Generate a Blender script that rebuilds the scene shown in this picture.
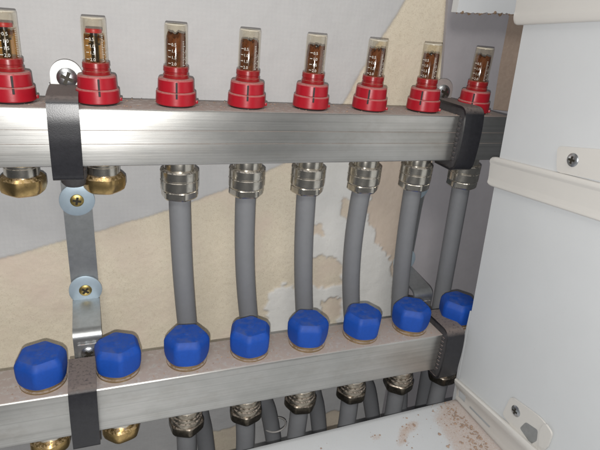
import bpy, bmesh, math, random
import numpy as np
from math import sin, cos, pi, radians, atan2, sqrt
from mathutils import Vector, Matrix, Euler

random.seed(7)
for o in list(bpy.data.objects): bpy.data.objects.remove(o)
SC = bpy.context.scene
COL = SC.collection
MM = 0.001                                    # everything below is written in millimetres

# ------------------------------------------------------------------ camera
CAM = np.array([46.396, -371.507, 69.902]); ROT = (1.17696, -0.08926, -0.35744); FPX = 524.8
cd = bpy.data.cameras.new('camera'); cam = bpy.data.objects.new('camera', cd); COL.objects.link(cam)
cam.location = Vector(CAM) * MM; cam.rotation_euler = ROT
cd.sensor_width = 36; cd.lens = 36 * FPX / 600; cd.clip_start = 0.01; cd.clip_end = 50
SC.camera = cam
RM = np.array(Euler(ROT).to_matrix())

def ray(px):
    return RM @ np.array([(px[0] - 300) / FPX, -(px[1] - 225) / FPX, -1.0])
def un(px, ax, v):                            # a photo pixel put on the plane (axis = v)
    d = ray(px); t = (v - CAM[ax]) / d[ax]; return CAM + t * d

# ------------------------------------------------------------------ light
W = bpy.data.worlds.new('World'); SC.world = W; W.use_nodes = True
W.node_tree.nodes['Background'].inputs[0].default_value = (0.92, 0.95, 1.0, 1)
W.node_tree.nodes['Background'].inputs[1].default_value = 0.07

def lamp(name, typ, loc, power, col, **k):
    l = bpy.data.lights.new(name, typ); l.energy = power; l.color = col
    for a, b in k.items(): setattr(l, a, b)
    o = bpy.data.objects.new(name, l); COL.objects.link(o); o.location = Vector(loc) * MM
    return o
# the phone's own flash, a little below the lens
fl = Vector(CAM) + Vector(RM @ np.array([-4.0, -15.0, 0.0]))
lamp('phone_flash', 'SPOT', fl, 4.9, (1.0, 0.985, 0.96), shadow_soft_size=0.002, spot_size=radians(120), spot_blend=0.6).rotation_euler = ROT
# added unseen fill light for metal highlights, above and behind the camera
fill_area = lamp('added_fill_area', 'AREA', (-250, -1100, 1300), 11, (1.0, 0.96, 0.90), shape='RECTANGLE', size=0.9, size_y=0.45)
fill_area.rotation_euler = (Vector((150, 0, -80)) - Vector((-250, -1100, 1300))).to_track_quat('-Z', 'Y').to_euler()

SC.view_settings.view_transform = 'Standard'
SC.view_settings.look = 'None'
SC.view_settings.exposure = 0.0
SC.view_settings.gamma = 1.0
SC.view_settings.use_curve_mapping = False

# ------------------------------------------------------------------ materials
class NT:
    def __init__(s, name):
        s.m = bpy.data.materials.new(name); s.m.use_nodes = True; s.t = s.m.node_tree; s.n = s.t.nodes
        s.bsdf = s.n['Principled BSDF']; s.out = s.n['Material Output']
    def node(s, typ, **k):
        n = s.n.new(typ)
        for a, b in k.items():
            if a == 'i':
                for q, v in b.items():
                    if hasattr(v, 'is_output') or isinstance(v, bpy.types.NodeSocket): s.t.links.new(v, n.inputs[q])
                    else: n.inputs[q].default_value = v
            else: setattr(n, a, b)
        return n
    def link(s, a, b): s.t.links.new(a, b)
    def coord(s, scale=(1, 1, 1)):
        c = s.node('ShaderNodeTexCoord'); m = s.node('ShaderNodeMapping', i={'Vector': c.outputs['Object'], 'Scale': scale}); return m.outputs[0]
    def noise(s, scale, detail=4, rough=.6, vec=None, dist=0):
        return s.node('ShaderNodeTexNoise', i={'Vector': vec or s.coord(), 'Scale': scale, 'Detail': detail, 'Roughness': rough, 'Distortion': dist}).outputs['Fac']
    def ramp(s, fac, a, b, ca=(0, 0, 0, 1), cb=(1, 1, 1, 1)):
        r = s.node('ShaderNodeValToRGB', i={'Fac': fac}); e = r.color_ramp.elements
        e[0].position = a; e[0].color = ca; e[1].position = b; e[1].color = cb; return r.outputs[0]
    def mix(s, fac, a, b, mode='MIX'):
        m = s.node('ShaderNodeMix', data_type='RGBA', blend_type=mode)
        for q, v in ((0, fac), (6, a), (7, b)):
            if isinstance(v, bpy.types.NodeSocket): s.link(v, m.inputs[q])
            else: m.inputs[q].default_value = v
        return m.outputs[2]
    def math(s, op, a, b=0.0):
        m = s.node('ShaderNodeMath', operation=op)
        for q, v in ((0, a), (1, b)):
            if isinstance(v, bpy.types.NodeSocket): s.link(v, m.inputs[q])
            else: m.inputs[q].default_value = v
        return m.outputs[0]
    def bump(s, h, strength=.3, dist=.0005, normal=None):
        b = s.node('ShaderNodeBump', i={'Height': h, 'Strength': strength, 'Distance': dist})
        if normal: s.link(normal, b.inputs['Normal'])
        s.link(b.outputs[0], s.bsdf.inputs['Normal']); return b.outputs[0]
    def set(s, **k):
        names = dict(col='Base Color', rough='Roughness', metal='Metallic', spec='Specular IOR Level', aniso='Anisotropic', coat='Coat Weight')
        for a, v in k.items():
            i = s.bsdf.inputs[names[a]]
            if isinstance(v, bpy.types.NodeSocket): s.link(v, i)
            else: i.default_value = v if not isinstance(v, tuple) or len(v) == 4 else (*v, 1)
        return s
    def upness(s, lo=.35, hi=.9):              # how far a face looks up: where dust settles
        g = s.node('ShaderNodeNewGeometry'); x = s.node('ShaderNodeSeparateXYZ', i={0: g.outputs['Normal']})
        r = s.node('ShaderNodeMapRange', i={0: x.outputs['Z'], 1: lo, 2: hi}); return r.outputs[0]

DUST = (0.37, 0.31, 0.28, 1)
def dusted(t, base, rough, metal, amount, scale=300, dcol=DUST, lo=.35, hi=.9):
    """settled building dust on the upper faces, patchy"""
    n = t.ramp(t.noise(scale, 6, .65), .5 - amount * .35, .75 - amount * .35)
    f = t.math('MULTIPLY', n, t.upness(lo, hi))
    t.set(col=t.mix(f, base, dcol))
    t.set(rough=t.mix(f, rough if isinstance(rough, bpy.types.NodeSocket) else (rough,) * 3 + (1,), (.95, .95, .95, 1)))
    if metal is not None: t.set(metal=t.math('MULTIPLY', t.math('SUBTRACT', 1.0, f), metal))
    return f

def m_steel_bar():
    t = NT('brushed_steel')
    br = t.noise(1.0, 3, .7, t.coord((9, 2600, 2600)))
    bl = t.noise(22, 5, .6, t.coord((1, 1.6, 1.6)))
    sm = t.noise(90, 5, .7, t.coord((.5, 1, 1)))
    col = t.mix(t.ramp(bl, .35, .7), (.53, .527, .505, 1), (.66, .65, .63, 1))
    col = t.mix(t.math('MULTIPLY', t.ramp(br, .35, .7), .22), col, (.76, .76, .75, 1))
    col = t.mix(t.math('MULTIPLY', t.ramp(sm, .52, .74), .45), col, (.46, .43, .39, 1))
    stq = t.noise(1, 4, .6, t.coord((2.2, 700, 700)))
    col = t.mix(t.math('MULTIPLY', t.ramp(stq, .46, .70), .34), col, (.30, .30, .29, 1))
    rg = t.mix(br, (.32, .32, .32, 1), (.44, .44, .44, 1))
    rg = t.mix(t.math('MULTIPLY', t.ramp(sm, .5, .8), .4), rg, (.5, .5, .5, 1))
    dusted(t, col, rg, 0.95, .72, 210, DUST, .8, .97)
    tg = t.node('ShaderNodeTangent', direction_type='RADIAL', axis='X'); t.link(tg.outputs[0], t.bsdf.inputs['Tangent']); t.set(aniso=.45)
    sc = t.noise(1, 2, .5, t.coord((60, 900, 900)))
    t.bump(t.math('ADD', br, t.math('MULTIPLY', sc, .8)), .10, .0004)
    return t.m
def m_chrome(name, col, rough, dark=.6):
    t = NT(name)
    n = t.noise(260, 5, .65)
    c = t.mix(t.ramp(n, .42, .72), col, tuple(v * dark for v in col[:3]) + (1,))
    dusted(t, c, t.mix(n, (rough * .6,) * 3 + (1,), (rough * 1.6,) * 3 + (1,)), 1.0, .2, 500)
    t.bump(t.noise(420, 3), .06, .0004)
    return t.m
def m_plain(name, col, rough, metal=0.0, var=.25, scale=220, dust=0.0, bump=.05, dcol=DUST, dscale=400, lo=.35, hi=.9):
    t = NT(name); n = t.noise(scale, 6, .65)
    c = t.mix(n, tuple(v * (1 - var) for v in col) + (1,), tuple(min(1, v * (1 + var)) for v in col) + (1,))
    if dust > 0: dusted(t, c, rough, metal, dust, dscale, dcol, lo, hi)
    else: t.set(col=c, rough=rough, metal=metal)
    t.bump(t.noise(scale * 4, 4), bump, .0004)
    return t.m
def m_wall():
    t = NT('plastered_wall')
    a = t.node('ShaderNodeVertexColor', layer_name='coat')     # r white coat, g beige plaster tone, b brown
    s = t.node('ShaderNodeSeparateColor', i={0: a.outputs[0]})
    big = t.noise(14, 5, .6); fine = t.noise(330, 6, .75); sand = t.noise(1100, 3, .8); mid = t.noise(70, 5, .65)
    beige = t.mix(big, (.66, .585, .455, 1), (.74, .675, .555, 1))
    beige = t.mix(t.math('MULTIPLY', t.ramp(fine, .5, .72), .38), beige, (.48, .395, .29, 1))
    beige = t.mix(t.math('MULTIPLY', t.ramp(sand, .54, .66), .5), beige, (.40, .32, .235, 1))
    pink = t.mix(mid, (.62, .515, .42, 1), (.70, .60, .51, 1))
    beige = t.mix(s.outputs[1], beige, pink)
    # the white coat has the faint weave of a fabric mesh under it
    wv = t.node('ShaderNodeTexWave', wave_type='BANDS', bands_direction='X', i={'Vector': t.coord(), 'Scale': 95, 'Distortion': 2.2, 'Detail': 2})
    wh = t.node('ShaderNodeTexWave', wave_type='BANDS', bands_direction='Z', i={'Vector': t.coord(), 'Scale': 95, 'Distortion': 2.2, 'Detail': 2})
    weave = t.math('ADD', wv.outputs['Fac'], wh.outputs['Fac'])
    white = t.mix(mid, (.50, .50, .505, 1), (.57, .567, .565, 1))
    white = t.mix(t.math('MULTIPLY', weave, .03), white, (.34, .34, .35, 1))
    white = t.mix(t.math('MULTIPLY', t.ramp(fine, .6, .78), .25), white, (.40, .34, .29, 1))
    clean = t.mix(mid, (.68, .675, .65, 1), (.77, .765, .745, 1))
    clean = t.mix(t.math('MULTIPLY', t.ramp(fine, .58, .75), .3), clean, (.46, .40, .33, 1))
    al = t.node('ShaderNodeAttribute', attribute_name='clean')
    white = t.mix(al.outputs['Fac'], white, clean)
    c = t.mix(s.outputs[0], beige, white)
    brown = t.mix(fine, (.31, .23, .18, 1), (.44, .35, .29, 1))
    c = t.mix(s.outputs[2], c, brown)
    t.set(col=c, rough=.9, spec=.25)
    h = t.math('ADD', t.math('MULTIPLY', fine, .7), t.math('ADD', t.math('MULTIPLY', sand, .35), t.math('MULTIPLY', t.math('MULTIPLY', weave, s.outputs[0]), .05)))
    t.bump(h, .42, .0007)
    return t.m
def m_sheet(name, col, var=.05, dustattr=None):
    t = NT(name); n = t.noise(20, 4); f = t.noise(500, 3)
    c = t.mix(n, tuple(v * (1 - var) for v in col) + (1,), tuple(v * (1 + var) for v in col) + (1,))
    sp = t.ramp(t.noise(190, 6, .75), .66, .74)
    c = t.mix(t.math('MULTIPLY', sp, .35), c, (.45, .40, .35, 1))
    rg = .42
    if dustattr:
        a = t.node('ShaderNodeAttribute', attribute_name=dustattr)
        d = t.ramp(t.math('ADD', a.outputs['Fac'], t.math('MULTIPLY', t.math('SUBTRACT', t.noise(750, 6, .85), .5), 2.0)), .12, .95)
        dc = t.mix(t.noise(900, 5, .8), (.32, .225, .18, 1), (.62, .52, .46, 1))
        c = t.mix(d, c, dc); rg = t.mix(d, (.42,) * 3 + (1,), (.95,) * 3 + (1,))
    t.set(col=c, rough=rg, spec=.4)
    t.bump(f, .10, .0004)
    return t.m
def m_clear(name, tint, fac=.10, rough=.09):
    t = NT(name)
    tr = t.node('ShaderNodeBsdfTransparent', i={0: tint}); gl = t.node('ShaderNodeBsdfGlossy', i={0: (1, 1, 1, 1), 'Roughness': rough})
    lw = t.node('ShaderNodeLayerWeight', i={0: .35}); f = t.math('ADD', t.math('MULTIPLY', lw.outputs['Facing'], .45), fac * .5)
    df = t.node('ShaderNodeBsdfDiffuse', i={0: (.55, .46, .30, 1)})
    m0 = t.node('ShaderNodeMixShader', i={0: t.math('MULTIPLY', t.ramp(t.noise(300, 5, .7), .4, .75), .05), 1: tr.outputs[0], 2: df.outputs[0]})
    mx = t.node('ShaderNodeMixShader', i={0: f, 1: m0.outputs[0], 2: gl.outputs[0]})
    t.link(mx.outputs[0], t.out.inputs[0]); return t.m
def m_deposit(name, ca, cb, lo, hi, keep):
    t = NT(name)
    n = t.noise(260, 6, .7, t.coord((1, 1, .45)))
    df = t.node('ShaderNodeBsdfDiffuse', i={0: t.mix(n, ca, cb)})
    tr = t.node('ShaderNodeBsdfTransparent', i={0: (.90, .74, .48, 1)})
    mx = t.node('ShaderNodeMixShader', i={0: t.math('MULTIPLY', t.math('MAXIMUM', t.ramp(n, lo, hi), keep), t.ramp(t.noise(85, 3, .5), .30, .52, (.35, .35, .35, 1))), 1: tr.outputs[0], 2: df.outputs[0]})
    t.link(mx.outputs[0], t.out.inputs[0]); return t.m

M = dict(
    steel=m_steel_bar(),
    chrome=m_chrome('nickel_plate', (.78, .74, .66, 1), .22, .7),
    shaded_nut=m_chrome('shaded_nickel_dark', (.20, .175, .14, 1), .30, .35),  # lower nuts: same nickel, dark surroundings they mirror put into the colour
    shaded_ring=m_chrome('shaded_nickel_mid', (.46, .41, .34, 1), .24, .5),  # lower rings: same nickel, shade under the bar painted in more lightly
    brass=m_chrome('brass', (.66, .46, .20, 1), .28, .6),
    zinc=m_plain('zinc_strip', (.40, .415, .42), .42, .85, .22, 260, .0, .08),
    zincdust=m_plain('zinc_plate', (.55, .56, .57), .34, .85, .22, 200, .25, .06, (.42, .33, .30, 1)),
    washer=m_plain('washer_zinc', (.44, .54, .62), .50, .45, .10, 200, 0, .05),
    screwy=m_plain('yellow_screw', (.50, .38, .14), .36, 1.0, .45, 700, 0, .2),
    screwz=m_plain('grey_screw', (.50, .52, .54), .34, 1.0, .35, 600, 0, .15),
    recess=m_plain('screw_recess', (.05, .045, .035), .6, .6, .2, 600),
    rubber=m_plain('black_rubber', (.020, .020, .024), .33, 0, .5, 330, .75, .12, (.17, .14, .13, 1), 500),
    liner=m_plain('dusty_liner', (.055, .052, .055), .75, 0, .5, 350, .7, .15, (.20, .16, .15, 1), 420),
    red=m_plain('red_plastic', (.38, .009, .020), .34, 0, .18, 180, .75, .06, (.50, .30, .27, 1), 520),
    redc=m_plain('red_collar', (.27, .012, .014), .28, 0, .5, 240, .35, .05, (.36, .18, .12, 1)),
    black=m_plain('black_seal', (.015, .013, .013), .6),
    blue=m_plain('blue_plastic', (.002, .062, .37), .60, 0, .22, 520, .16, .16, (.055, .09, .26, 1), 160, .2, 1.1),
    pipe=m_plain('grey_pipe', (.195, .200, .212), .52, 0, .08, 160, 0, .05),
    glass=m_clear('clear_tube', (.99, .965, .90, 1)),
    deposit=m_deposit('rust_deposit', (.030, .007, .005, 1), (.22, .075, .022, 1), .22, .48, .60),
    amber=m_deposit('amber_deposit', (.30, .18, .06, 1), (.55, .42, .20, 1), .62, .95, .0),
    spindle=m_plain('spindle', (.02, .02, .025), .35),
    disc=m_plain('float_disc', (.42, .02, .02), .4),
    print_=m_plain('white_print', (.66, .64, .58), .6, 0, .05),
    wall=m_wall(),
    board=m_plain('grey_board', (.36, .345, .365), .8, 0, .10, 60, 0, .25),
    panel=m_sheet('white_sheet', (.625, .645, .66)),
    shelf=m_sheet('white_shelf', (.56, .58, .60), .05, 'dust'),
    rail=m_sheet('cream_paint', (.635, .62, .59), .05),
    foam=m_sheet('white_foam', (.66, .68, .70)),
    crumb=m_plain('plaster_crumb', (.36, .26, .20), .95, 0, .45, 120),
    grout=m_plain('crumbling_mortar', (.26, .18, .12), .95, 0, .4, 300),
    tie=m_plain('tie_plastic', (.35, .34, .33), .5),
)

# ------------------------------------------------------------------ mesh helpers
def mesh(name, V, F, mat, smooth=None):
    me = bpy.data.meshes.new(name)
    me.from_pydata([tuple(float(c) * MM for c in v) for v in V], [], F); me.update()
    bm = bmesh.new(); bm.from_mesh(me); bmesh.ops.recalc_face_normals(bm, faces=bm.faces); bm.to_mesh(me); bm.free()
    me.materials.append(M[mat] if isinstance(mat, str) else mat)
    if smooth is not None:
        me.polygons.foreach_set('use_smooth', [True] * len(me.polygons)); me.set_sharp_from_angle(angle=radians(smooth))
    return me
def obj(name, me, parent=None, loc=(0, 0, 0), rot=(0, 0, 0)):
    o = bpy.data.objects.new(name, me); COL.objects.link(o); o.location = Vector(loc) * MM; o.rotation_euler = rot
    if parent: o.parent = parent
    return o
def empty(name, loc=(0, 0, 0), rot=(0, 0, 0)):
    o = obj(name, None, None, loc, rot); o.empty_display_size = .01; return o
def tag(o, label, cat, group=None, kind=None):
    if label: o['label'] = label
    if cat: o['category'] = cat
    if group: o['group'] = group
    if kind: o['kind'] = kind
    return o
class G:                                       # gathers several shapes into ONE mesh
    def __init__(s): s.V = []; s.F = []
    def add(s, V, F, off=(0, 0, 0)):
        b = len(s.V); s.V += [(v[0] + off[0], v[1] + off[1], v[2] + off[2]) for v in V]; s.F += [tuple(i + b for i in f) for f in F]; return s
    def mesh(s, name, mat, smooth=None): return mesh(name, s.V, s.F, mat, smooth)
def lathe(prof, n=40, shape=None, axis='z'):
    """closed surface of revolution; shape(theta, k) scales the radius"""
    V = []; F = []
    for k, (r, z) in enumerate(prof):
        for i in range(n):
            a = 2 * pi * i / n; q = r * (shape(a, k) if shape else 1)
            V.append((q * cos(a), q * sin(a), z))
    for k in range(len(prof) - 1):
        for i in range(n):
            j = (i + 1) % n; F.append((k * n + i, k * n + j, (k + 1) * n + j, (k + 1) * n + i))
    F.append(tuple(range(n))[::-1]); F.append(tuple((len(prof) - 1) * n + i for i in range(n)))
    if axis == 'y': V = [(x, -z, y) for x, y, z in V]      # z points to the viewer (-Y)
    return V, F
def tube_shell(ro, ri, z0, z1, n=40, dome=1.5):
    prof = [(ro, z0), (ro, z1 - dome), (ro - dome * .3, z1 - dome * .3), (ro - dome, z1), (ri - dome, z1), (.4, z1)]
    return lathe(prof, n)
def box(x0, x1, y0, y1, z0, z1, bev=0.0):
    bm = bmesh.new(); bmesh.ops.create_cube(bm, size=1)
    for v in bm.verts: v.co = Vector(((x0 + x1) / 2 + v.co.x * (x1 - x0), (y0 + y1) / 2 + v.co.y * (y1 - y0), (z0 + z1) / 2 + v.co.z * (z1 - z0)))
    if bev: bmesh.ops.bevel(bm, geom=bm.edges[:], offset=bev, segments=2, profile=.5, affect='EDGES')
    bm.verts.index_update(); V = [tuple(v.co) for v in bm.verts]; F = [tuple(v.index for v in f.verts) for f in bm.faces]; bm.free(); return V, F
def prism(poly, x0, x1, ax='x'):
    """outline (a, b) extruded along an axis: x -> (Y,Z), y -> (X,Z)"""
    n = len(poly); V = []
    for t in (x0, x1):
        for a, b in poly: V.append((t, a, b) if ax == 'x' else (a, t, b) if ax == 'y' else (a, b, t))
    F = [(i, (i + 1) % n, n + (i + 1) % n, n + i) for i in range(n)] + [tuple(range(n))[::-1], tuple(range(n, 2 * n))]
    return V, F
def rounded(path, r, seg=4):
    out = []
    for i, p in enumerate(path):
        if i in (0, len(path) - 1) or r <= 0: out.append(p); continue
        p = np.array(p, float); a = np.array(path[i - 1], float) - p; b = np.array(path[i + 1], float) - p
        q = min(r, np.linalg.norm(a) * .49, np.linalg.norm(b) * .49); a = p + a / np.linalg.norm(a) * q; b = p + b / np.linalg.norm(b) * q
        for k in range(seg + 1):
            t = k / seg; out.append(tuple((1 - t) ** 2 * a + 2 * t * (1 - t) * p + t * t * b))
    return out
def offset2(path, d):
    P = np.array(path, float); T = np.gradient(P, axis=0); T /= np.linalg.norm(T, axis=1)[:, None]
    N = np.stack([-T[:, 1], T[:, 0]], 1); return P + N * d
def band(path, th, x0, x1, ax='x'):
    """a strip of sheet of thickness th that follows a 2D path"""
    A = [tuple(p) for p in path]; B = [tuple(p) for p in offset2(path, th)]
    n = len(A); V = []
    for t in (x0, x1):
        for a, b in A + B: V.append((t, a, b) if ax == 'x' else (a, t, b))
    F = []; L = 2 * n
    for i in range(n - 1):
        F += [(i, i + 1, n + i + 1, n + i), (L + i, L + n + i, L + n + i + 1, L + i + 1), (i, L + i, L + i + 1, i + 1), (n + i, n + i + 1, L + n + i + 1, L + n + i)]
    F += [(0, n, L + n, L), (n - 1, L + n - 1, L + 2 * n - 1, 2 * n - 1)]
    return V, F
def sweep(pts, r, n=24, cuts=14):
    P = [Vector(p) for p in pts]; C = []
    for i in range(len(P) - 1):                # Catmull-Rom through the points
        a = P[max(i - 1, 0)]; b = P[i]; c = P[i + 1]; d = P[min(i + 2, len(P) - 1)]
        for k in range(cuts):
            t = k / cuts; C.append(.5 * ((2 * b) + (c - a) * t + (2 * a - 5 * b + 4 * c - d) * t * t + (3 * b - a - 3 * c + d) * t ** 3))
    C.append(P[-1]); V = []; F = []; nrm = Vector((0, -1, 0)) if abs((C[1] - C[0]).normalized().y) < .8 else Vector((1, 0, 0))
    for i, c in enumerate(C):
        t = (C[min(i + 1, len(C) - 1)] - C[max(i - 1, 0)]).normalized(); nrm = (nrm - t * nrm.dot(t)).normalized(); b = t.cross(nrm)
        for k in range(n):
            a = 2 * pi * k / n; V.append(tuple(c + (nrm * cos(a) + b * sin(a)) * r))
    for i in range(len(C) - 1):
        for k in range(n):
            j = (k + 1) % n; F.append((i * n + k, i * n + j, (i + 1) * n + j, (i + 1) * n + k))
    F += [tuple(range(n))[::-1], tuple(range((len(C) - 1) * n, len(C) * n))]
    return V, F
def hexshape(sharp=1.0, phase=0.0, n=6):
    def f(a, k):
        s = 2 * pi / n; q = ((a + phase) % s) - s / 2; flat = cos(pi / n) / cos(q)
        return (1 - sharp) + sharp * min(1.0, flat * 1.05)
    return f

# smooth random fields for torn edges and uneven plaster
def vnoise(x, y, seed):
    xi = np.floor(x).astype(np.int64); yi = np.floor(y).astype(np.int64); fx = x - xi; fy = y - yi
    fx = fx * fx * (3 - 2 * fx); fy = fy * fy * (3 - 2 * fy)
    def h(a, b):
        n = (a * 374761393 + b * 668265263 + seed * 974634777) & 0xffffffff
        n = ((n ^ (n >> 13)) * 1274126177) & 0xffffffff; return ((n ^ (n >> 16)) & 0xffff) / 65535.0
    return (h(xi, yi) * (1 - fx) + h(xi + 1, yi) * fx) * (1 - fy) + (h(xi, yi + 1) * (1 - fx) + h(xi + 1, yi + 1) * fx) * fy
def fbm(x, y, seed, oct=5):
    s = 0; a = .5
    for k in range(oct): s = s + a * (vnoise(x, y, seed + k) - .5); x = x * 2.03 + 7.1; y = y * 2.03 + 3.7; a *= .55
    return s
def inpoly(x, y, poly):
    c = np.zeros(x.shape, bool); n = len(poly); j = n - 1
    for i in range(n):
        xi, yi = poly[i]; xj, yj = poly[j]
        hit = ((yi > y) != (yj > y)) & (x < (xj - xi) * (y - yi) / (yj - yi + 1e-9) + xi); c ^= hit; j = i
    return c
def blur(a, k=1):
    for _ in range(k):
        p = np.pad(a, 1, mode='edge'); a = (p[:-2, 1:-1] + p[2:, 1:-1] + p[1:-1, :-2] + p[1:-1, 2:] + 2 * a) / 6
    return a
def grid_mesh(name, X, Y, Z, mat, smooth=True):
    h, w = X.shape; me = bpy.data.meshes.new(name); nv = h * w
    me.vertices.add(nv); me.vertices.foreach_set('co', (np.stack([X, Y, Z], -1).reshape(-1) * MM).astype(np.float32))
    i = (np.arange(h - 1)[:, None] * w + np.arange(w - 1)[None]).reshape(-1)
    q = np.stack([i, i + 1, i + w + 1, i + w], 1)
    me.loops.add(q.size); me.loops.foreach_set('vertex_index', q.reshape(-1).astype(np.int32))
    me.polygons.add(len(q)); me.polygons.foreach_set('loop_start', np.arange(0, q.size, 4, dtype=np.int32)); me.polygons.foreach_set('loop_total', np.full(len(q), 4, np.int32))
    me.polygons.foreach_set('use_smooth', np.full(len(q), smooth)); me.update(); me.validate(); me.materials.append(M[mat]); return me

# ------------------------------------------------------------------ the wall
WY = 39.0
gx = np.arange(-190, 520, 1.15); gz = np.arange(-430, 240, 1.15)
X, Z = np.meshgrid(gx, gz)
def wpoly(pts): return [tuple(un(p, 1, WY)[[0, 2]]) for p in pts]
wob = lambda s, a, seed: (fbm(X / s, Z / s, seed) * a, fbm(X / s + 40, Z / s + 11, seed + 9) * a)
dx, dz = wob(16, 8, 3)
upper = inpoly(X + dx * .25, Z + dz * .25, wpoly([(-60, 277), (0, 258), (80, 236), (160, 212), (200, 199), (240, 183), (285, 163), (320, 135), (345, 100), (372, 52), (405, 0)]) + [(330, 300), (-400, 300), (-400, -110)])
dx, dz = wob(9, 15, 21); d2x, d2z = wob(2.6, 4.5, 133); dx = dx + d2x; dz = dz + d2z
lowerw = inpoly(X + dx, Z + dz, wpoly([(313, 150), (372, 150), (366, 212), (376, 240), (392, 262), (398, 345), (262, 350), (268, 296), (281, 285), (298, 288), (304, 255), (309, 210)]))
for chip in ([(308, 224), (322, 224), (323, 235), (309, 237)], [(309, 258), (336, 256), (344, 268), (341, 285), (318, 289), (308, 285)], [(340, 196), (350, 200), (349, 218), (341, 216)], [(322, 300), (340, 298), (338, 322), (320, 318)]):
    lowerw &= ~inpoly(X + dx * .7, Z + dz * .7, wpoly(chip))
dx, dz = wob(22, 16, 55)
below = (Z + dz < -262) & ~inpoly(X + dx, Z + dz, wpoly([(205, 430), (240, 425), (245, 470), (190, 470)])) & ~inpoly(X + dx, Z + dz, wpoly([(325, 412), (348, 405), (352, 440), (322, 445)])) & ~inpoly(X + dx, Z + dz, wpoly([(412, 380), (432, 372), (434, 410), (410, 412)]))
brown = (X + dx * .4 > 391)
pink = np.clip(fbm(X / 34, Z / 34, 77) * 2.4 + .25 + .5 * inpoly(X, Z, wpoly([(300, 170), (440, 150), (440, 300), (300, 300)])), 0, 1)
white = blur((upper | lowerw | below).astype(float), 1)
hgt = white * 1.1 + fbm(X / 9, Z / 9, 5) * .5 + fbm(X / 70, Z / 70, 6) * 2.0 * (1 - .5 * white) + fbm(X / 2.5, Z / 2.5, 15, 3) * .35 * (1 - white)
wall_me = grid_mesh('wall', X, WY - hgt, Z, 'wall')
ca = wall_me.color_attributes.new('coat', 'FLOAT_COLOR', 'POINT')
ca.data.foreach_set('color', np.stack([white, pink, blur(brown.astype(float), 1), np.ones_like(X)], -1).reshape(-1).astype(np.float32))
at = wall_me.attributes.new('clean', 'FLOAT', 'POINT'); at.data.foreach_set('value', blur(lowerw.astype(float), 1).reshape(-1).astype(np.float32))
tag(obj('wall', wall_me), None, None, None, 'structure')

# grey board leaning on the wall at the panel end
def slab_poly(pts, th, mat, name, sm=None):
    """an outline in (X, Z) at depth y given thickness"""
    y = pts[0][1]; return mesh(name, *prism([(p[0], p[2]) for p in pts], y, y + th, 'y'), mat, sm)
YB = 34.0
lb = [un((450, -30), 1, YB), un((448, 5), 1, YB), un((443, 70), 1, YB), un((435, 160), 1, YB), un((424, 200), 1, YB), un((411, 250), 1, YB), un((400, 320), 1, YB)]
lb.append(np.array([lb[-1][0] + 2, YB, -400])); rb = [np.array([470., YB, -400]), np.array([470., YB, -8]), np.array([402., YB, -4]), np.array([398., YB, 40]), np.array([393., YB, 150])]
tag(obj('backing_board', slab_poly(lb + rb, 3.2, 'board', 'backing_board')), 'smooth grey board strip against the wall behind the end flow meter', 'board')
# white foam board whose torn lower edge shows at the top
YF = 18.0; a = un((457, 12), 1, YF); b = un((520, 12), 1, YF); pts = [(a[0] - 1.5, 150)]
edge = [(a[0] + (b[0] + 25 - a[0]) * t, a[2] + (b[2] - a[2]) * t + random.uniform(-.7, .7)) for t in np.linspace(0, 1, 40)]
fo = empty('foam_board', ((a[0] + b[0]) / 2, YF, a[2])); o0 = ((a[0] + b[0]) / 2, YF, a[2])
loc = lambda P: [(p[0] - o0[0], p[1] - o0[2]) for p in P]
obj('sheet', mesh('sheet', *prism(loc(pts + edge + [(b[0] + 25, 150)]), 0, 8, 'y'), 'foam'), fo)
g = G()
for (x, z) in edge[1:-1:1]:
    for k in range(random.choice((0, 1, 1, 2, 4))):
        s = random.choice((.3, .5, .8, 1.6)) * random.uniform(.7, 1.2); g.add(*lathe([(.3 * s, -s), (s, -.2 * s), (.7 * s, .6 * s), (.2 * s, .9 * s)], 6), (x - o0[0] + random.uniform(-1, 1), random.uniform(-.6, 6), z - o0[2] - .3))
obj('torn_edge', g.mesh('torn_edge', 'grout'), fo)
tag(fo, 'white board with a crumbling brown lower edge above the end flow meter', 'board')

# ------------------------------------------------------------------ manifold bars
H = 37.8; D = 37.8; Y2 = -35.1; Z2 = -188.8; X2 = 2.9
def bar_profile(grooved):
    h = D / 2; r = 1.6; P = []
    def corner(cy, cz, a0):
        for k in range(4):
            a = a0 + k / 3 * pi / 2; P.append((cy + r * cos(a), cz + r * sin(a)))
    corner(h - r, -r, 0)                       # top back
    corner(-h + r, -r, pi / 2)                 # top front
    if grooved:
        for zc in (-13.4, -22.4): P.extend([(-h, zc + .45), (-h + .8, zc + .3), (-h + .8, zc - .3), (-h, zc - .45)])
    corner(-h + r, -H + r, pi)
    corner(h - r, -H + r, 1.5 * pi)
    return P
def bar(x0, x1, grooved):
    g = G(); P = bar_profile(grooved); n = len(P); V = []; xs = list(np.linspace(x0, x1, 30))
    for x in xs: V += [(x, a, b) for a, b in P]
    F = [(k * n + i, k * n + (i + 1) % n, (k + 1) * n + (i + 1) % n, (k + 1) * n + i) for k in range(len(xs) - 1) for i in range(n)]
    F += [tuple(range(n))[::-1], tuple(range((len(xs) - 1) * n, len(xs) * n))]
    return mesh('bar', V, F, 'steel', 35)

R = 40
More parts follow.
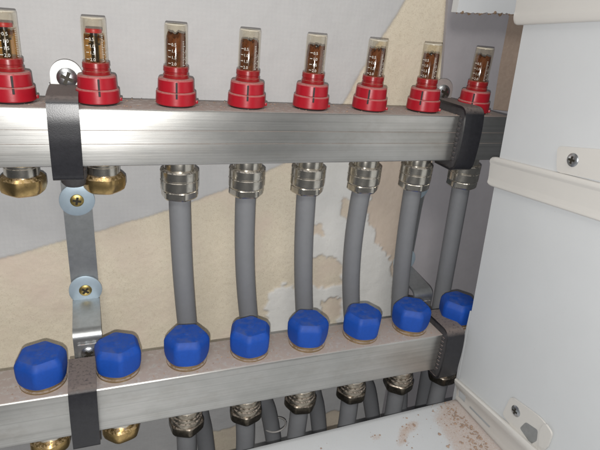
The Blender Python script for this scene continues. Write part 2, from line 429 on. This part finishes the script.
# nickel compression fitting below the bar (z down from the bar's underside)
collar_me = mesh('collar', *lathe([(8.6, .4), (10.6, .3), (10.9, -1), (10.9, -8.4), (10.2, -9), (9, -9.2)], R, hexshape(.6, .3, 8)), 'chrome', 30)
ring_me = mesh('union_ring', *lathe([(10, -5.8), (12.9, -5.9), (13.8, -6.8), (13.8, -12.4), (13.35, -12.8), (13.35, -13.5), (13.8, -13.9), (13.8, -20.2), (13.0, -21.2), (10, -21.3)], 48), 'chrome', 30)
nut_me = mesh('hex_nut', *lathe([(9, -20.8), (12.9, -21.2), (13.4, -22.0), (13.4, -26.2), (12.6, -27.4), (9.5, -28.2), (8.15, -28.2)], 48, hexshape(.9, .2)), 'chrome', 25)
ring_lo = mesh('union_ring', *lathe([(9, -6), (11.2, -6.2), (11.4, -7), (11.4, -9.6), (10.8, -10.2), (10.8, -10.8), (11.8, -11.3), (11.8, -13.4), (11.2, -14), (12.4, -14.6), (12.6, -15.2), (12.6, -18), (11, -18.6)], 48), 'shaded_ring', 30)
nut_lo = mesh('hex_nut', *lathe([(9, -17.8), (13.4, -18), (14.2, -19), (14.2, -25), (13.2, -27), (9.5, -28.2), (8.15, -28.2)], 48, hexshape(.9, .2)), 'shaded_nut', 25)
bcol_me = mesh('collar', *lathe([(8.6, .4), (10.4, .3), (10.7, -.8), (10.7, -3.2), (10.2, -3.5), (10.2, -4), (10.7, -4.3), (10.7, -10.4), (10, -11)], R), 'chrome', 30)
bnut_me = mesh('brass_nut', *lathe([(9, -4.8), (12.8, -5.2), (14.3, -7.0), (14.5, -9), (14.5, -13), (13.6, -15.8), (11.4, -17.4), (7, -17.8)], 48, hexshape(.75, .1)), 'brass', 28)
dark_ring_me = mesh('o_ring', *lathe([(9, 1.4), (11.6, 1.2), (11.9, .6), (11.6, 0), (9, -.1)], R), 'black', 40)

OFF = [.3, .7, 2.4, 3.2, 3.8, 4.3, 4.6, 5.6]
up = empty('heating_manifold', (150, 0, 0)); lo = empty('heating_manifold', (150 + X2, Y2, Z2))
tag(up, 'upper square steel manifold bar with two grooves, carrying the flow meters', 'manifold')
tag(lo, 'lower plain square steel manifold bar topped with blue caps', 'manifold')
obj('bar', bar(-235, 226, True), up); obj('bar', bar(-240, 221, False), lo)
for root in (up, lo):
    for i in range(8):
        x = 50 * i - 150 + (OFF[i] if root is up else 0)
        ph = random.uniform(0, pi / 3)
        if i < 2:
            p = obj('outlet', bcol_me, root, (x, 0, -H), (0, 0, ph)); q = obj('blanking_nut', bnut_me, p, (0, 0, -5), (0, 0, ph)); q['label'] = 'brass nut closing an unused outlet'
        else:
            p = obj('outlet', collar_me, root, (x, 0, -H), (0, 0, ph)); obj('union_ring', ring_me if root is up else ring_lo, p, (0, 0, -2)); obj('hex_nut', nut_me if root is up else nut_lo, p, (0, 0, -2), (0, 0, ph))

# ------------------------------------------------------------------ flow meters
def text_mesh():
    """the printed scale, wrapped round the sight tube"""
    V = []; F = []; r = 7.62
    def wrap(v, z0, u0):
        th = -pi / 2 + (u0 + v[0]) / r; return (r * cos(th), r * sin(th), z0 + v[1])
    def text(s, size, u0, z0):
        c = bpy.data.curves.new('t', 'FONT'); c.body = s; c.size = size * 1.38; c.align_x = 'LEFT'; c.resolution_u = 2; c.offset = .01
        o = bpy.data.objects.new('t', c); COL.objects.link(o); dg = bpy.context.evaluated_depsgraph_get(); dg.update()
        me = bpy.data.meshes.new_from_object(o.evaluated_get(dg)); b = len(V)
        V.extend(wrap(v.co, z0, u0) for v in me.vertices); F.extend(tuple(i + b for i in p.vertices) for p in me.polygons)
        bpy.data.objects.remove(o); bpy.data.curves.remove(c); bpy.data.meshes.remove(me)
    def dash(u0, u1, z, h=.42):
        b = len(V); n = 5
        for k in range(n + 1):
            u = u0 + (u1 - u0) * k / n; V.append(wrap((u, 0), z, 0)); V.append(wrap((u, h), z, 0))
        for k in range(n): F.append((b + 2 * k, b + 2 * k + 2, b + 2 * k + 3, b + 2 * k + 1))
    for k, s in enumerate(('2.0', '1.5', '1.0', '0.5')):
        z = 27.2 + k * 4.0; dash(-5.6, -3.6, z + .9); text(s, 2.0, -3.2, z)
        for q in range(4): dash(4.4, 5.6 if q else 6.4, z + q * 1.0, .3)
    for k, s in enumerate('nim/L'): text(s, 1.7, 6.6, 28 + k * 1.9)
    me = mesh('scale_print', V, F, 'print_'); return me
print_me = text_mesh()

def ringnotch(prof, n=72, ribs=0, depth=.35):
    def f(a, k):
        q = 1.0
        if ribs and 1 <= k < len(prof) - 2: q = 1 - depth / prof[k][0] * (0.5 + .5 * cos(a * ribs)) ** 6
        return q
    return lathe(prof, n, f)
base_g = G().add(*ringnotch([(9, 1.2), (13.1, 1.2), (13.6, 1.8), (13.35, 9.0), (12.9, 9.7), (11.6, 10.0), (9, 10.0)], 72))
base_g.add(*box(12.6, 14.9, -1.3, 1.3, 1.6, 3.8, .4))
base_me = base_g.mesh('base', 'red', 30)
upper_me = mesh('lock_ring', *ringnotch([(8, 9.8), (11.9, 9.9), (12.2, 10.4), (11.9, 17.2), (11.2, 18.2), (8, 18.4)], 72), 'red', 30)
coll_me = mesh('tube_collar', *lathe([(7, 18), (8.3, 18.2), (8.5, 18.8), (8.5, 20.6), (8.0, 20.9), (8.0, 22.4), (8.4, 22.8), (8.3, 25.6), (7.7, 26.2), (6.5, 26.2)], R), 'redc', 30)
glass_me = mesh('sight_tube', *tube_shell(7.5, 6.6, 24.5, 52.6, 44, 1.7), 'glass', 35)
rim_me = mesh('tube_rim', *lathe([(6.0, 51.9), (6.9, 51.7), (7.15, 52.1), (6.6, 52.75), (5.9, 52.6)], R), m_plain('tube_rim', (.62, .57, .47), .2), 40)
slot_g = G().add(*box(-.65, .65, -12.28, -11.0, 9.6, 16.8, .2)).add(*box(-.65, .65, -13.62, -11.5, 6.2, 9.5, .2)); slot_me = slot_g.mesh('slot', 'black')
def deposit_me(h, mat, seed):
    rnd = random.Random(seed); n = 40
    V, F = lathe([(6.2, 25), (6.35, 30), (6.35, h - 3), (6.2, h), (3, h + .2)], n)
    V = [(x, y, z + (rnd.uniform(-2.2, 2.0) if z >= h - .1 and abs(x) + abs(y) > 4 else 0)) for x, y, z in V]
    return mesh('deposit', V, F, mat, 50)
spin_me = G().add(*lathe([(1.0, 26), (2.3, 26.2), (2.3, 45), (.8, 46)], 14)).add(*lathe([(1, 36.2), (3.6, 36.4), (3.6, 37.4), (1, 37.6)], 20)).mesh('spindle', 'spindle', 35)
disc_me = mesh('float_disc', *lathe([(1, 43.4), (4.9, 43.6), (5.0, 44.2), (5.0, 45.6), (4.7, 46), (1, 46)], 28), 'disc', 35)
FMG = 'flow meters standing along the upper bar'
flabels = ['clear-tube flow meter with red float, farthest from the white side panel',
           'flow meter with clear amber tube and red float, right beside a round bracket screw plate',
           'brown-stained flow meter, sixth counted from the white side panel',
           'brown-stained flow meter, fifth counted from the white side panel',
           'brown-stained flow meter, fourth counted from the white side panel',
           'brown-stained flow meter with chipped dusty base, third from the white side panel',
           'brown-stained flow meter beside the toothed clamp, second from the white side panel',
           'brown-stained flow meter at bar end nearest the white side panel, past the toothed clamp']
hts = [0, 0, 45.5, 44.5, 44.0, 45, 44, 45.5]
for i in range(8):
    x = 50 * i; face = atan2(46 - x, 371) + radians([4, 4, 2, 3, 8, -6, -10, -4][i])
    f = empty('flow_meter', (x, 0, 0), (radians(random.uniform(-.6, .6)), radians(random.uniform(-.8, .8)), face)); tag(f, flabels[i], 'flow meter', FMG)
    obj('seal', dark_ring_me, f)
    b_ = obj('base', base_me, f); obj('slot', slot_me, b_); obj('lock_ring', upper_me, f); obj('tube_collar', coll_me, f)
    gt = obj('sight_tube', glass_me, f); obj('tube_rim', rim_me, gt); obj('scale_print', print_me, gt, (0, 0, 0), (0, 0, radians([8, -4, 0, -6, 5, 4, 0, 0][i])))
    sp = obj('spindle', spin_me, f)
    if i < 2: obj('float_disc', disc_me, sp); obj('deposit', deposit_me(41, 'amber', i), gt)
    else: obj('deposit', deposit_me(hts[i], 'deposit', i), gt)

# ------------------------------------------------------------------ blue caps
def capshape(a, k):
    q = ((a) % (pi / 3)) - pi / 6; flat = cos(pi / 6) / cos(q); s = [.1, .35, .7, .95, 1, 1, 1, 1, 1, 1][k]
    return 1 - s * (1 - min(1.0, flat * 1.042))
cap_prof = [(14.2, 3.4), (15.7, 3.9), (16.2, 5.2), (16.8, 9), (17.0, 14), (17.0, 18.8), (16.6, 20.6), (14.9, 23.8), (13.6, 25.1), (4, 25.7)]
cap_prof = [(r_, 4.2 + (z_ - 3.4) * .90) for r_, z_ in cap_prof]
cap_me = mesh('cap_body', *lathe(cap_prof, 96, capshape), 'blue', 24)
capring_me = mesh('threaded_ring', *lathe([(10, -.3), (15.2, 0), (15.4, .6), (15.2, 1.3), (13.8, 1.5), (13.6, 2.2), (14.2, 2.6), (14.2, 4.4), (13.4, 5.2), (10, 5.3)], 40), m_plain('dull_brass', (.40, .29, .17), .45, .8, .35, 300, .5, .1), 40)
inset_me = mesh('crown', *lathe([(3.0, 23.9), (2.8, 24.35), (2.4, 24.45), (1, 24.5)], 40), 'blue', 30)
CAPG = 'blue caps standing along the lower bar'
ordn = ['', 'second', 'third', 'fourth', 'fifth', 'sixth', 'seventh', 'eighth']
for i in range(8):
    k = 7 - i
    lab = ('blue cap at the bar end, partly hidden by the white side panel' if k == 0 else
           'blue plastic cap on the lower bar, %s counted from the white side panel' % ordn[k])
    if i == 0: lab = 'dusty blue plastic cap on the lower bar, farthest from the white side panel'
    c = empty('valve_cap', (50 * i + X2, Y2, Z2), (radians(random.uniform(-1.5, 1.5)), radians(random.uniform(-1.5, 1.5)), [0.35, .6, .9, .2, .75, .95, .5, .1][i])); tag(c, lab, 'cap', CAPG)
    b_ = obj('cap_body', cap_me, c); obj('crown', inset_me, b_); obj('threaded_ring', capring_me, c)

# ------------------------------------------------------------------ clamps round the bars
def clamp(x, y, z, label, knob, teeth=False, rr=3.2, back=22.5):
    c = empty('bar_clamp', (x, y, z)); tag(c, label, 'clamp', 'black clamps round the bars')
    w = 9.0; h = D / 2
    path = rounded([(back, 6.2), (-h - 5.4, 6.2), (-h - 7.2, -6), (-h - 7.6, -H / 2), (-h - 7.0, -H + 6), (-h - 5.6, -H - 5.6), (2, -H - 5.6)], rr, 6)
    obj('strap', mesh('strap', *band(path, -1.9, -w, w), 'rubber', 40), c)
    ip = rounded([(back - 2.9, 5.9), (-h - 5.0, 5.9), (-h - 6.8, -6), (-h - 7.2, -H / 2), (-h - 6.6, -H + 6), (-h - 5.2, -H - 5.3), (0, -H - 5.3)], rr * .96, 6)
    g = G(); g.add(*prism([tuple(p) for p in ip] + [(0, -H - .3), (-h - .3, -H - .3), (-h - .3, .3), (back - 2.9, .3)], -w + .8, w - .8))
    for s in ((-1, 1) if teeth else ()):       # the toothed lip of the rubber lining
        for k in range(9):
            zc = -2.2 - k * 4.1; g.add(*box(s * (w - 1.0) - 1.3, s * (w - 1.0) + 1.3, -h - 3.4, -h - .25, zc - 1.15, zc + 1.15, .25))
    obj('rubber_lining', g.mesh('rubber_lining', 'liner', 40), c)
    if knob:
        obj('clamp_bolt', mesh('clamp_bolt', *lathe([(3, -H - 4.8), (8.0, -H - 5.6), (8.6, -H - 10), (8.2, -H - 14.4), (6.2, -H - 16.8), (2, -H - 17.6)], 28), 'liner', 35), c, (2.5, -4, 0))
clamp(29.3, 0, 0, 'black strap clamp over upper bar between two clear-tube flow meters', True)
clamp(332.5, 0, 0, 'toothed black clamp over upper bar close to the white side panel', False, True, 9)
clamp(28.6, Y2, Z2, 'dusty black strap clamp over lower bar between two brass-nut outlets', False, False, 3.2, 9.5)
clamp(335, Y2, Z2, 'worn grey clamp over lower bar close to the white side panel', False, True, 8, 9.5)

# ------------------------------------------------------------------ wall brackets
def screw(name, r, mat, parent, loc, rot=0, dome=1.8):
    s = obj(name, mesh(name, *lathe([(r * .9, -.4), (r, .2), (r * .96, dome * .45), (r * .7, dome * .85), (r * .3, dome), (.2, dome)], 28, None, 'y'), mat, 40), parent, loc, (0, rot, 0))
    g = G(); q = r * .62; t = r * .17
    g.add(*box(-q, q, -dome - .12, -dome * .6, -t, t)).add(*box(-t, t, -dome - .125, -dome * .6, -q, q))
    obj('cross_recess', g.mesh('cross_recess', 'recess'), s); return s
def bracket(x, lean, label, worn):
    b = empty('wall_bracket', (x, 0, -70)); tag(b, label, 'bracket', 'steel brackets holding the bars'); Z0 = 70
    w = 10.2
    # side view (Y, Z): plate behind the upper bar, down the wall, forward to the lower bar, down again
    path = rounded([(24.5, 8), (24.5, -26), (34.8, -40), (34.8, -163), (33.8, -166.5), (-4.5, -171.5), (-7.8, -174), (-8.3, -205)], 2.4, 5)
    path = [(p[0], p[1] + Z0) for p in path]
    V, F = band(path, -2.2, -w, w)
    # rounded head of the plate, sideways lean
    V2 = []
    for (vx, vy, vz) in V: V2.append((vx + lean * (-(vz) / 100.0), vy, vz))
    st = obj('strip', mesh('strip', V2, F, 'zinc', 30), b)
    n = 20; hp = [(w * .98 * cos(a), 14 + Z0 + w * .98 * sin(a)) for a in np.linspace(0, pi, n)] + [(-w * .98, -2 + Z0), (w * .98, -2 + Z0)]
    obj('head_plate', mesh('head_plate', *prism(hp, 20.4, 22.0, 'y'), m_plain('plate_zinc', (.62, .62, .60), .30, .6, .12, 200), 30), b)
    screw('head_screw', 6.6, 'screwz', b, (.3, 20.4, 12.5 + Z0), .4, 3.2)
    for (zz, ph) in ((-79, .2), (-156.5, .7)):
        ox = lean * (-(zz + Z0) / 100.0)
        wv = lathe([(4.5, -.6), (12.2, -.6), (12.6, -.1), (12.5, .7), (11.9, 1.0), (4.5, 1.0)], 40, lambda a, k: 1 + .012 * sin(3 * a + ph * 9), 'y')
        obj('washer', mesh('washer', *wv, 'washer', 30), b, (ox, 34.0 - 2.2, zz + Z0 + .0), (0, ph, 0))
        screw('wall_screw', 4.9, 'screwy', b, (ox, 34.0 - 3.2, zz + Z0), ph, 1.5)
    ox = lean * (-(-186 + Z0) / 100.0)
    obj('nut_plate', mesh('nut_plate', *box(-7.4, 7.4, -12.6, -10.8, -9, 7, .5), 'zincdust', 30), b, (ox, 0.2, -186 + Z0))
    screw('clamp_screw', 5.6, 'screwz', b, (ox, -12.4, -186.5 + Z0), .9, 2.6)
    return b
bracket(31.0, 1.4, 'zinc steel bracket strip between two brass-nut outlets, held by pale blue washers', False)
bracket(331.5, 0.5, 'zinc steel bracket strip half hidden by grey pipes near the white side panel', True)

# ------------------------------------------------------------------ pipes
PG = 'grey pipes from the upper bar'; PL = 'grey pipes under the lower bar'
rows = [[(180, 205), (182, 260), (187, 322)], [(246, 205), (243.5, 250), (249, 318)], [(306, 200), (302, 250), (304.5, 308)], [(361, 200), (354, 250), (350.5, 302)], [(412, 195), (407, 240), (399, 300)], [(463, 195), (453, 245), (441, 295)]]
lows = [(128, -318), (192, -312), (243, -316), (306, -306), (345, -312), (378, -312)]
tops = ['', 'second', 'third', 'fourth', 'fifth', 'sixth']
for i in range(6):
    x = 100 + 50 * i + OFF[i + 2]; P = [(x, 0, -H - 22), (x, 0, -H - 30)]
    dep = [1, 2, 1, 2, 3, 3][i]
    for k, q in ((1, rows[i][1]), (2, rows[i][2])):
        v = un(q, 1, (0.5, dep, dep + 3)[k]); P.append((v[0], v[1], v[2]))
    P.append((lows[i][0], 9, lows[i][1])); A_ = np.array(P)
    cx_ = np.polyfit(A_[:, 2], A_[:, 0], 2, w=[4, 4, 2, 3, .6]); cy_ = np.polyfit(A_[:, 2], A_[:, 1], 2)
    P = [(x, 0, -H - 22), (x, 0, -H - 27)] + [(float(np.polyval(cx_, z)), float(np.polyval(cy_, z)), z) for z in np.linspace(-80, lows[i][1], 9)]
    e_ = P[-1]; d_ = P[-2]; P.append((e_[0] + (e_[0] - d_[0]) * 2, 9, e_[2] - 90))
    k = 5 - i
    lab = 'grey plastic pipe hanging from upper bar, %s' % ('closest to the white side panel' if k == 0 else '%s from the white side panel' % tops[k])
    P0 = P[0]; tag(obj('heating_pipe', mesh('heating_pipe', *sweep([(a - P0[0], b - P0[1], c - P0[2]) for a, b, c in P], 8.0), 'pipe', 60), None, P0), lab, 'pipe', PG)
for i in range(6):
    x = 100 + 50 * i + X2; P0 = (x, Y2, Z2 - H - 22)
    P = [(0, 0, 0), (0, 0, -10), (random.uniform(-1, 2), 1, -50), (random.uniform(-2, 5), 6, -110), (random.uniform(-2, 6), 14, -180)]
    k = 5 - i
    lab = 'dark grey plastic pipe leaving lower bar downwards, %s' % ('closest to the white side panel' if k == 0 else '%s from the white side panel' % tops[k])
    tag(obj('heating_pipe', mesh('heating_pipe', *sweep(P, 8.0), 'pipe', 60), None, P0), lab, 'pipe', PL)
c0 = un((279, 424), 1, 8)
tag(obj('cable_tie', mesh('cable_tie', *sweep([(10.5 * cos(a), 10.5 * sin(a) - 1, 2.5 * cos(a + .6)) for a in np.linspace(0, 2 * pi * .97, 16)], .9, 8, 4), 'tie', 50), None, (c0[0] - 4, c0[1] + 1, c0[2])), 'thin grey tie looped round a pipe below the lower bar', 'cable tie')

# ------------------------------------------------------------------ cabinet frame
def panel_x(z): return 341.0 + (69.0 - z) * 0.0335
def unp(px, out=0.0):                          # a photo pixel put on the leaning side panel
    d = ray(px); k = .0335; t = (341.0 + 69.0 * k - out - CAM[0] - k * CAM[2]) / (d[0] + k * d[2]); return CAM + t * d
PZ0, PZ1 = -300.0, 170.0
def back_y(z): return -47.5 - (69 - z) * .044
cab = empty('cabinet_frame', (352, -200, -266)); CO = np.array([352., -200., -266.]); tag(cab, 'white sheet metal cabinet side and floor with cream mounting rails', 'cabinet')
def L(p): return (p[0] - CO[0], p[1] - CO[1], p[2] - CO[2])
zs = np.linspace(PZ0, PZ1, 60); us = np.linspace(0, 1, 60); V = []; F = []
def sheet_grid(fn, nu, nv, th, nrm):
    V = []; F = []
    for s in (0, 1):
        for j in range(nv):
            for i in range(nu):
                p = np.array(fn(i / (nu - 1), j / (nv - 1))) + np.array(nrm) * th * s; V.append(L(p))
    n = nu * nv
    for j in range(nv - 1):
        for i in range(nu - 1):
            a = j * nu + i; F += [(a, a + 1, a + nu + 1, a + nu), (n + a, n + a + nu, n + a + nu + 1, n + a + 1)]
    for j in range(nv - 1):
        for i in (0, nu - 1): a = j * nu + i; F.append((a, a + nu, n + a + nu, n + a))
    for i in range(nu - 1):
        for j in (0, nv - 1): a = j * nu + i; F.append((a, a + 1, n + a + 1, n + a))
    return V, F
def pan(u, v):
    z = PZ0 + (PZ1 - PZ0) * v; y0 = back_y(z); y = y0 + (-330 - y0) * u
    return (panel_x(z) + .5 * float(fbm(np.array([y / 60.]), np.array([z / 60.]), 31, 2)[0]), y, z)
obj('side_panel', mesh('side_panel', *sheet_grid(pan, 26, 30, 1.2, (1, 0, 0)), 'panel', 40), cab)
# folded edge along the lower back of the side panel
fv = []; ff = []; zz = np.linspace(-292, -165, 24)
for z in zz:
    y = back_y(z); x = panel_x(z); w = 2.9 * min(1, (z + 0 - -165) / -50 + .25)
    for (ax, ay) in ((-.2, 1.2), (-.2, 1.2 + w), (1.2, 1.2 + w), (1.2, 1.2)): fv.append(L((x + ax, y + ay, z)))
for k in range(len(zz) - 1):
    for i in range(4): ff.append((k * 4 + i, k * 4 + (i + 1) % 4, k * 4 + 4 + (i + 1) % 4, k * 4 + 4 + i))
ff += [(0, 1, 2, 3), tuple(len(fv) - 4 + i for i in range(4))]
obj('folded_edge', mesh('folded_edge', fv, ff, 'panel', 40), cab)
# floor sheet
def shelf_z(x): return -266.0 + (x - 150) * .034
nx, ny = 330, 170; ux = np.linspace(-180, 356, nx); uy = np.linspace(-61.5, -330, ny); SX, SY = np.meshgrid(ux, uy)
SZ = shelf_z(SX) + fbm(SX / 70, SY / 70, 91) * .8; edge_roll = np.exp(-((SY + 61.5) / 2.0) ** 2); SZ = SZ - edge_roll * 1.2
sm_ = grid_mesh('floor_sheet', SX - CO[0], SY - CO[1], SZ - CO[2], 'shelf')
def spoly(pts): return [tuple(un(p, 2, -260)[:2]) for p in pts]
d1 = inpoly(SX, SY, spoly([(444, 399), (458, 396), (512, 455), (520, 480), (470, 480), (448, 440), (434, 418)])).astype(float)
d2 = inpoly(SX, SY, spoly([(400, 428), (410, 421), (419, 420), (417, 428), (409, 432), (406, 442), (398, 445)])).astype(float)
d3 = inpoly(SX, SY, spoly([(372, 434), (380, 432), (381, 437), (373, 439)])).astype(float)
dd = blur(d1, 9) * .68 + blur(d2, 2) * .74 + blur(d3, 2) * .62
at = sm_.attributes.new('dust', 'FLOAT', 'POINT'); at.data.foreach_set('value', dd.reshape(-1).astype(np.float32))
obj('floor_sheet', sm_, cab)
obj('floor_lip', mesh('floor_lip', *sheet_grid(lambda u, v: (-180 + 535 * u, -61.6 + .4 * v, shelf_z(-180 + 535 * u) - 1.3 - 14 * v), 30, 2, 1.0, (0, -1, 0)), 'foam', 40), cab)

PN = np.array([-1.0, 0, -.0335]); PN /= np.linalg.norm(PN)          # panel face normal, to the left
def rail(name, p0, p1, prof, mat='rail', taper=0):
    """profile (out, across) swept from p0 to p1 on the panel; sheet 1 mm thick"""
    p0 = np.array(p0); p1 = np.array(p1); t = (p1 - p0) / np.linalg.norm(p1 - p0); ac = np.cross(t, PN); ac = ac if ac[2] > 0 else -ac
    A = prof; B = offset2(prof, 1.0); V = []; F = []; n = len(A); pts = [tuple(a) for a in A] + [tuple(b) for b in B]
    st = [0, .006, .02, .05, 1]; sh = [.86, .96, 1, 1, 1]
    for s, q in zip(st, sh):
        for (o_, a_) in pts: V.append(L(p0 + (p1 - p0) * s + PN * (o_ * (.75 + .25 * q)) + ac * a_ * q))
    m = 2 * n
    for k in range(len(st) - 1):
        b = k * m; c = b + m
        for i in range(n - 1):
            F += [(b + i, b + i + 1, c + i + 1, c + i), (b + n + i, c + n + i, c + n + i + 1, b + n + i + 1)]
        F += [(b, c, c + n, b + n), (b + n - 1, b + 2 * n - 1, c + 2 * n - 1, c + n - 1)]
    for b in (0, (len(st) - 1) * m):
        for i in range(n - 1): F.append((b + i, b + n + i, b + n + i + 1, b + i + 1))
    return obj(name, mesh(name, V, F, mat, 40), cab), t, ac
def plate_on_panel(parent, pxs, out, th, rr=1.5, name='screw_tab', mat='rail'):
    P = [unp(p, out) for p in pxs]; c = sum(P) / len(P)
    path = [(p[1], p[2]) for p in P]; path = path + [path[0], path[1]]
    q = rounded(path, rr, 4)[1:-1]
    V = []; n = len(q)
    for s in (0, th):
        for (y, z) in q: V.append(L(np.array([panel_x(z) - out - s, y, z])))
    F = [(i, (i + 1) % n, n + (i + 1) % n, n + i) for i in range(n)] + [tuple(range(n))[::-1], tuple(range(n, 2 * n))]
    return obj(name, mesh(name, V, F, mat, 35), parent)
def panel_screw(parent, px, out, r):
    c = unp(px, out); g = lathe([(r, 0), (r, .5), (r * .8, 1.2), (r * .35, 1.5), (.2, 1.5)], 24)
    s = obj('screw', mesh('screw', [(-z, x, y) for x, y, z in g[0]], g[1], 'screwz', 40), parent, L(c))
    q = r * .55; t = r * .16; gg = G().add(*box(-1.62, -.8, -q, q, -t, t)).add(*box(-1.63, -.8, -t, t, -q, q))
    obj('cross_recess', gg.mesh('cross_recess', 'recess'), s)
# middle rail
a0 = unp((491.5, 158)); a1 = unp((600, 184)); b0 = unp((491.5, 183)); b1 = unp((600, 219))
m0 = (a0 + b0) / 2; m1 = (a1 + b1) / 2; half = np.linalg.norm(a1 - b1) / 2 * .98; end = m0 + (m1 - m0) * 2.4
prof = rounded([(0.2, half), (2.0, half), (2.2, half * .82), (1.4, half * .62), (1.3, -half * .5), (1.6, -half * .8), (2.0, -half), (1.2, -half)], .5, 3)
r1, _, _ = rail('mounting_rail', m0, end, prof); r1['label'] = 'cream rail running level across the side panel'
plate_on_panel(r1, [(557.5, 172), (558.5, 146), (640, 152), (648, 190)], .4, 1.2, 4)
panel_screw(r1, (573, 160), 1.6, 4.6)
# upper rail
a0 = unp((523, -26)); b0 = unp((517.5, 24)); b1 = unp((600, 17)); a1 = unp((600, -36)); m0 = (a0 + b0) / 2; m1 = (a1 + b1) / 2; half = np.linalg.norm(a0 - b0) / 2
prof = rounded([(0.2, half), (2.0, half), (2.4, half * .7), (2.4, -half * .55), (3.0, -half * .72), (2.9, -half * .9), (2.4, -half), (1.4, -half)], .9, 3)
r2, _, _ = rail('mounting_rail', m0, m0 + (m1 - m0) * 2.6, prof); r2['label'] = 'broad cream rail along the top of the side panel'
# corner rail between panel and floor: a slanting face with a hole and a slot
ua = unp((459, 381)); ub = unp((537, 450)); la = un((457, 400), 2, -258.8); lb_ = un((503, 450), 2, -258.8)
ub = ua + (ub - ua) * 1.9; lb_ = la + (lb_ - la) * 1.9
ts = [0, .02, .045, .09, .14, .20, .27, .34, .45, .6, .8, 1]; cs = [(-.04, 0), (-.03, 3.6), (.04, 6.6), (.14, 8.2), (.26, 8.0), (.36, 6.2), (.44, 3.6), (.60, 3.0), (.68, 2.8), (.76, 2.7), (.86, 2.6), (.97, 3.4), (1.03, 2.6), (1.05, .6)]
nrm = np.array([-.75, 0, .66]); V = []; F = []; n = len(cs)
for s in (0, 1):
    for t in ts:
        for (c, o_) in cs:
            p = (ua * (1 - t) + ub * t) * (1 - c) + (la * (1 - t) + lb_ * t) * c; V.append(L(p + nrm * (o_ - s * .9) + np.array([0, 0, .6])))
m = n * len(ts); holes = {(k, i) for k in (1, 2) for i in (6, 7, 8)} | {(k, 8) for k in (4, 5, 6)}
cells = {(k, i) for k in range(len(ts) - 1) for i in range(n - 1)} - holes
for (k, i) in cells:
    a = k * n + i; F += [(a, a + 1, a + n + 1, a + n), (m + a, m + a + n, m + a + n + 1, m + a + 1)]
    for (dk, di, e) in ((-1, 0, (a, a + 1)), (1, 0, (a + n, a + n + 1)), (0, -1, (a, a + n)), (0, 1, (a + 1, a + n + 1))):
        if (k + dk, i + di) not in cells: F.append((e[0], e[1], m + e[1], m + e[0]))
r3 = obj('corner_rail', mesh('corner_rail', V, F, 'rail', 40), cab); r3['label'] = 'cream slotted rail along the foot of the side panel'
plate_on_panel(r3, [(503, 414), (512, 396), (541, 417), (554, 433), (548, 449), (534, 453)], .4, 1.2, 4)
plate_on_panel(r3, [(541, 430), (546, 422), (553.5, 433), (548, 449), (540, 446)], 1.5, 1.6, 3)
plate_on_panel(r3, [(520, 428), (526, 422), (538, 430), (537, 441), (531, 444)], 1.5, .3, 2, 'bare_patch', 'zinc')['label'] = 'grey patch where the paint is worn off'
panel_screw(r3, (516, 411), 1.6, 4.6)

# ------------------------------------------------------------------ crumbs and grit
def crumbs(name, spots, mat, label, cat, sizes):
    g = G()
    for (x, y, z) in spots:
        s = random.choice(sizes) * random.uniform(.6, 1.3); th = random.uniform(0, pi); k = random.choice((5, 6))
        V, F = lathe([(s * .5, -.1), (s, s * .15), (s * .8, s * .5), (s * .3, s * .75)], k, lambda a, q: random.uniform(.6, 1.2)); g.add([(vx * cos(th) - vy * sin(th), vx * sin(th) + vy * cos(th), vz) for vx, vy, vz in V], F, (x, y, z))
    tag(obj(name, g.mesh(name, mat)), label, cat, None, 'stuff')
sp = []
A = spoly([(446, 400)])[0]; B = spoly([(505, 470)])[0]
while len(sp) < 420:
    t = random.random() ** .8; x = A[0] + (B[0] - A[0]) * t - abs(random.gauss(0, 11)) + 3; y = A[1] + (B[1] - A[1]) * t + random.gauss(0, 8)
    if y > -63 or x > 353: continue
    sp.append((x, y, shelf_z(x) + .2))
for (px, n, s) in (((410, 426), 34, 5), ((404, 440), 26, 4), ((376, 435), 14, 3.5), ((330, 446), 5, 9), ((428, 412), 7, 9), ((440, 430), 16, 10)):
    c = un(px, 2, -260)
    for k in range(n): x = c[0] + random.gauss(0, s); y = min(-63.5, c[1] + random.gauss(0, s)); sp.append((x, y, shelf_z(x) + .2))
crumbs('plaster_grit', sp, 'crumb', 'brown plaster grit scattered on the cabinet floor by the corner rail', 'grit', (.15, .2, .25, .35, .5, .8, 1.3))
sp = []
for k in range(520):
    x = random.uniform(-60, 370); y = random.uniform(-16, 17); sp.append((x, y, 0.0))
for k in range(620):
    x = random.uniform(-60, 366); y = Y2 + random.uniform(-17, 17); sp.append((x, y, Z2))
crumbs('dust_crumbs', sp, 'crumb', 'fine brown dust crumbs lying on top of both bars', 'dust', (.18, .25, .35, .5, .7))
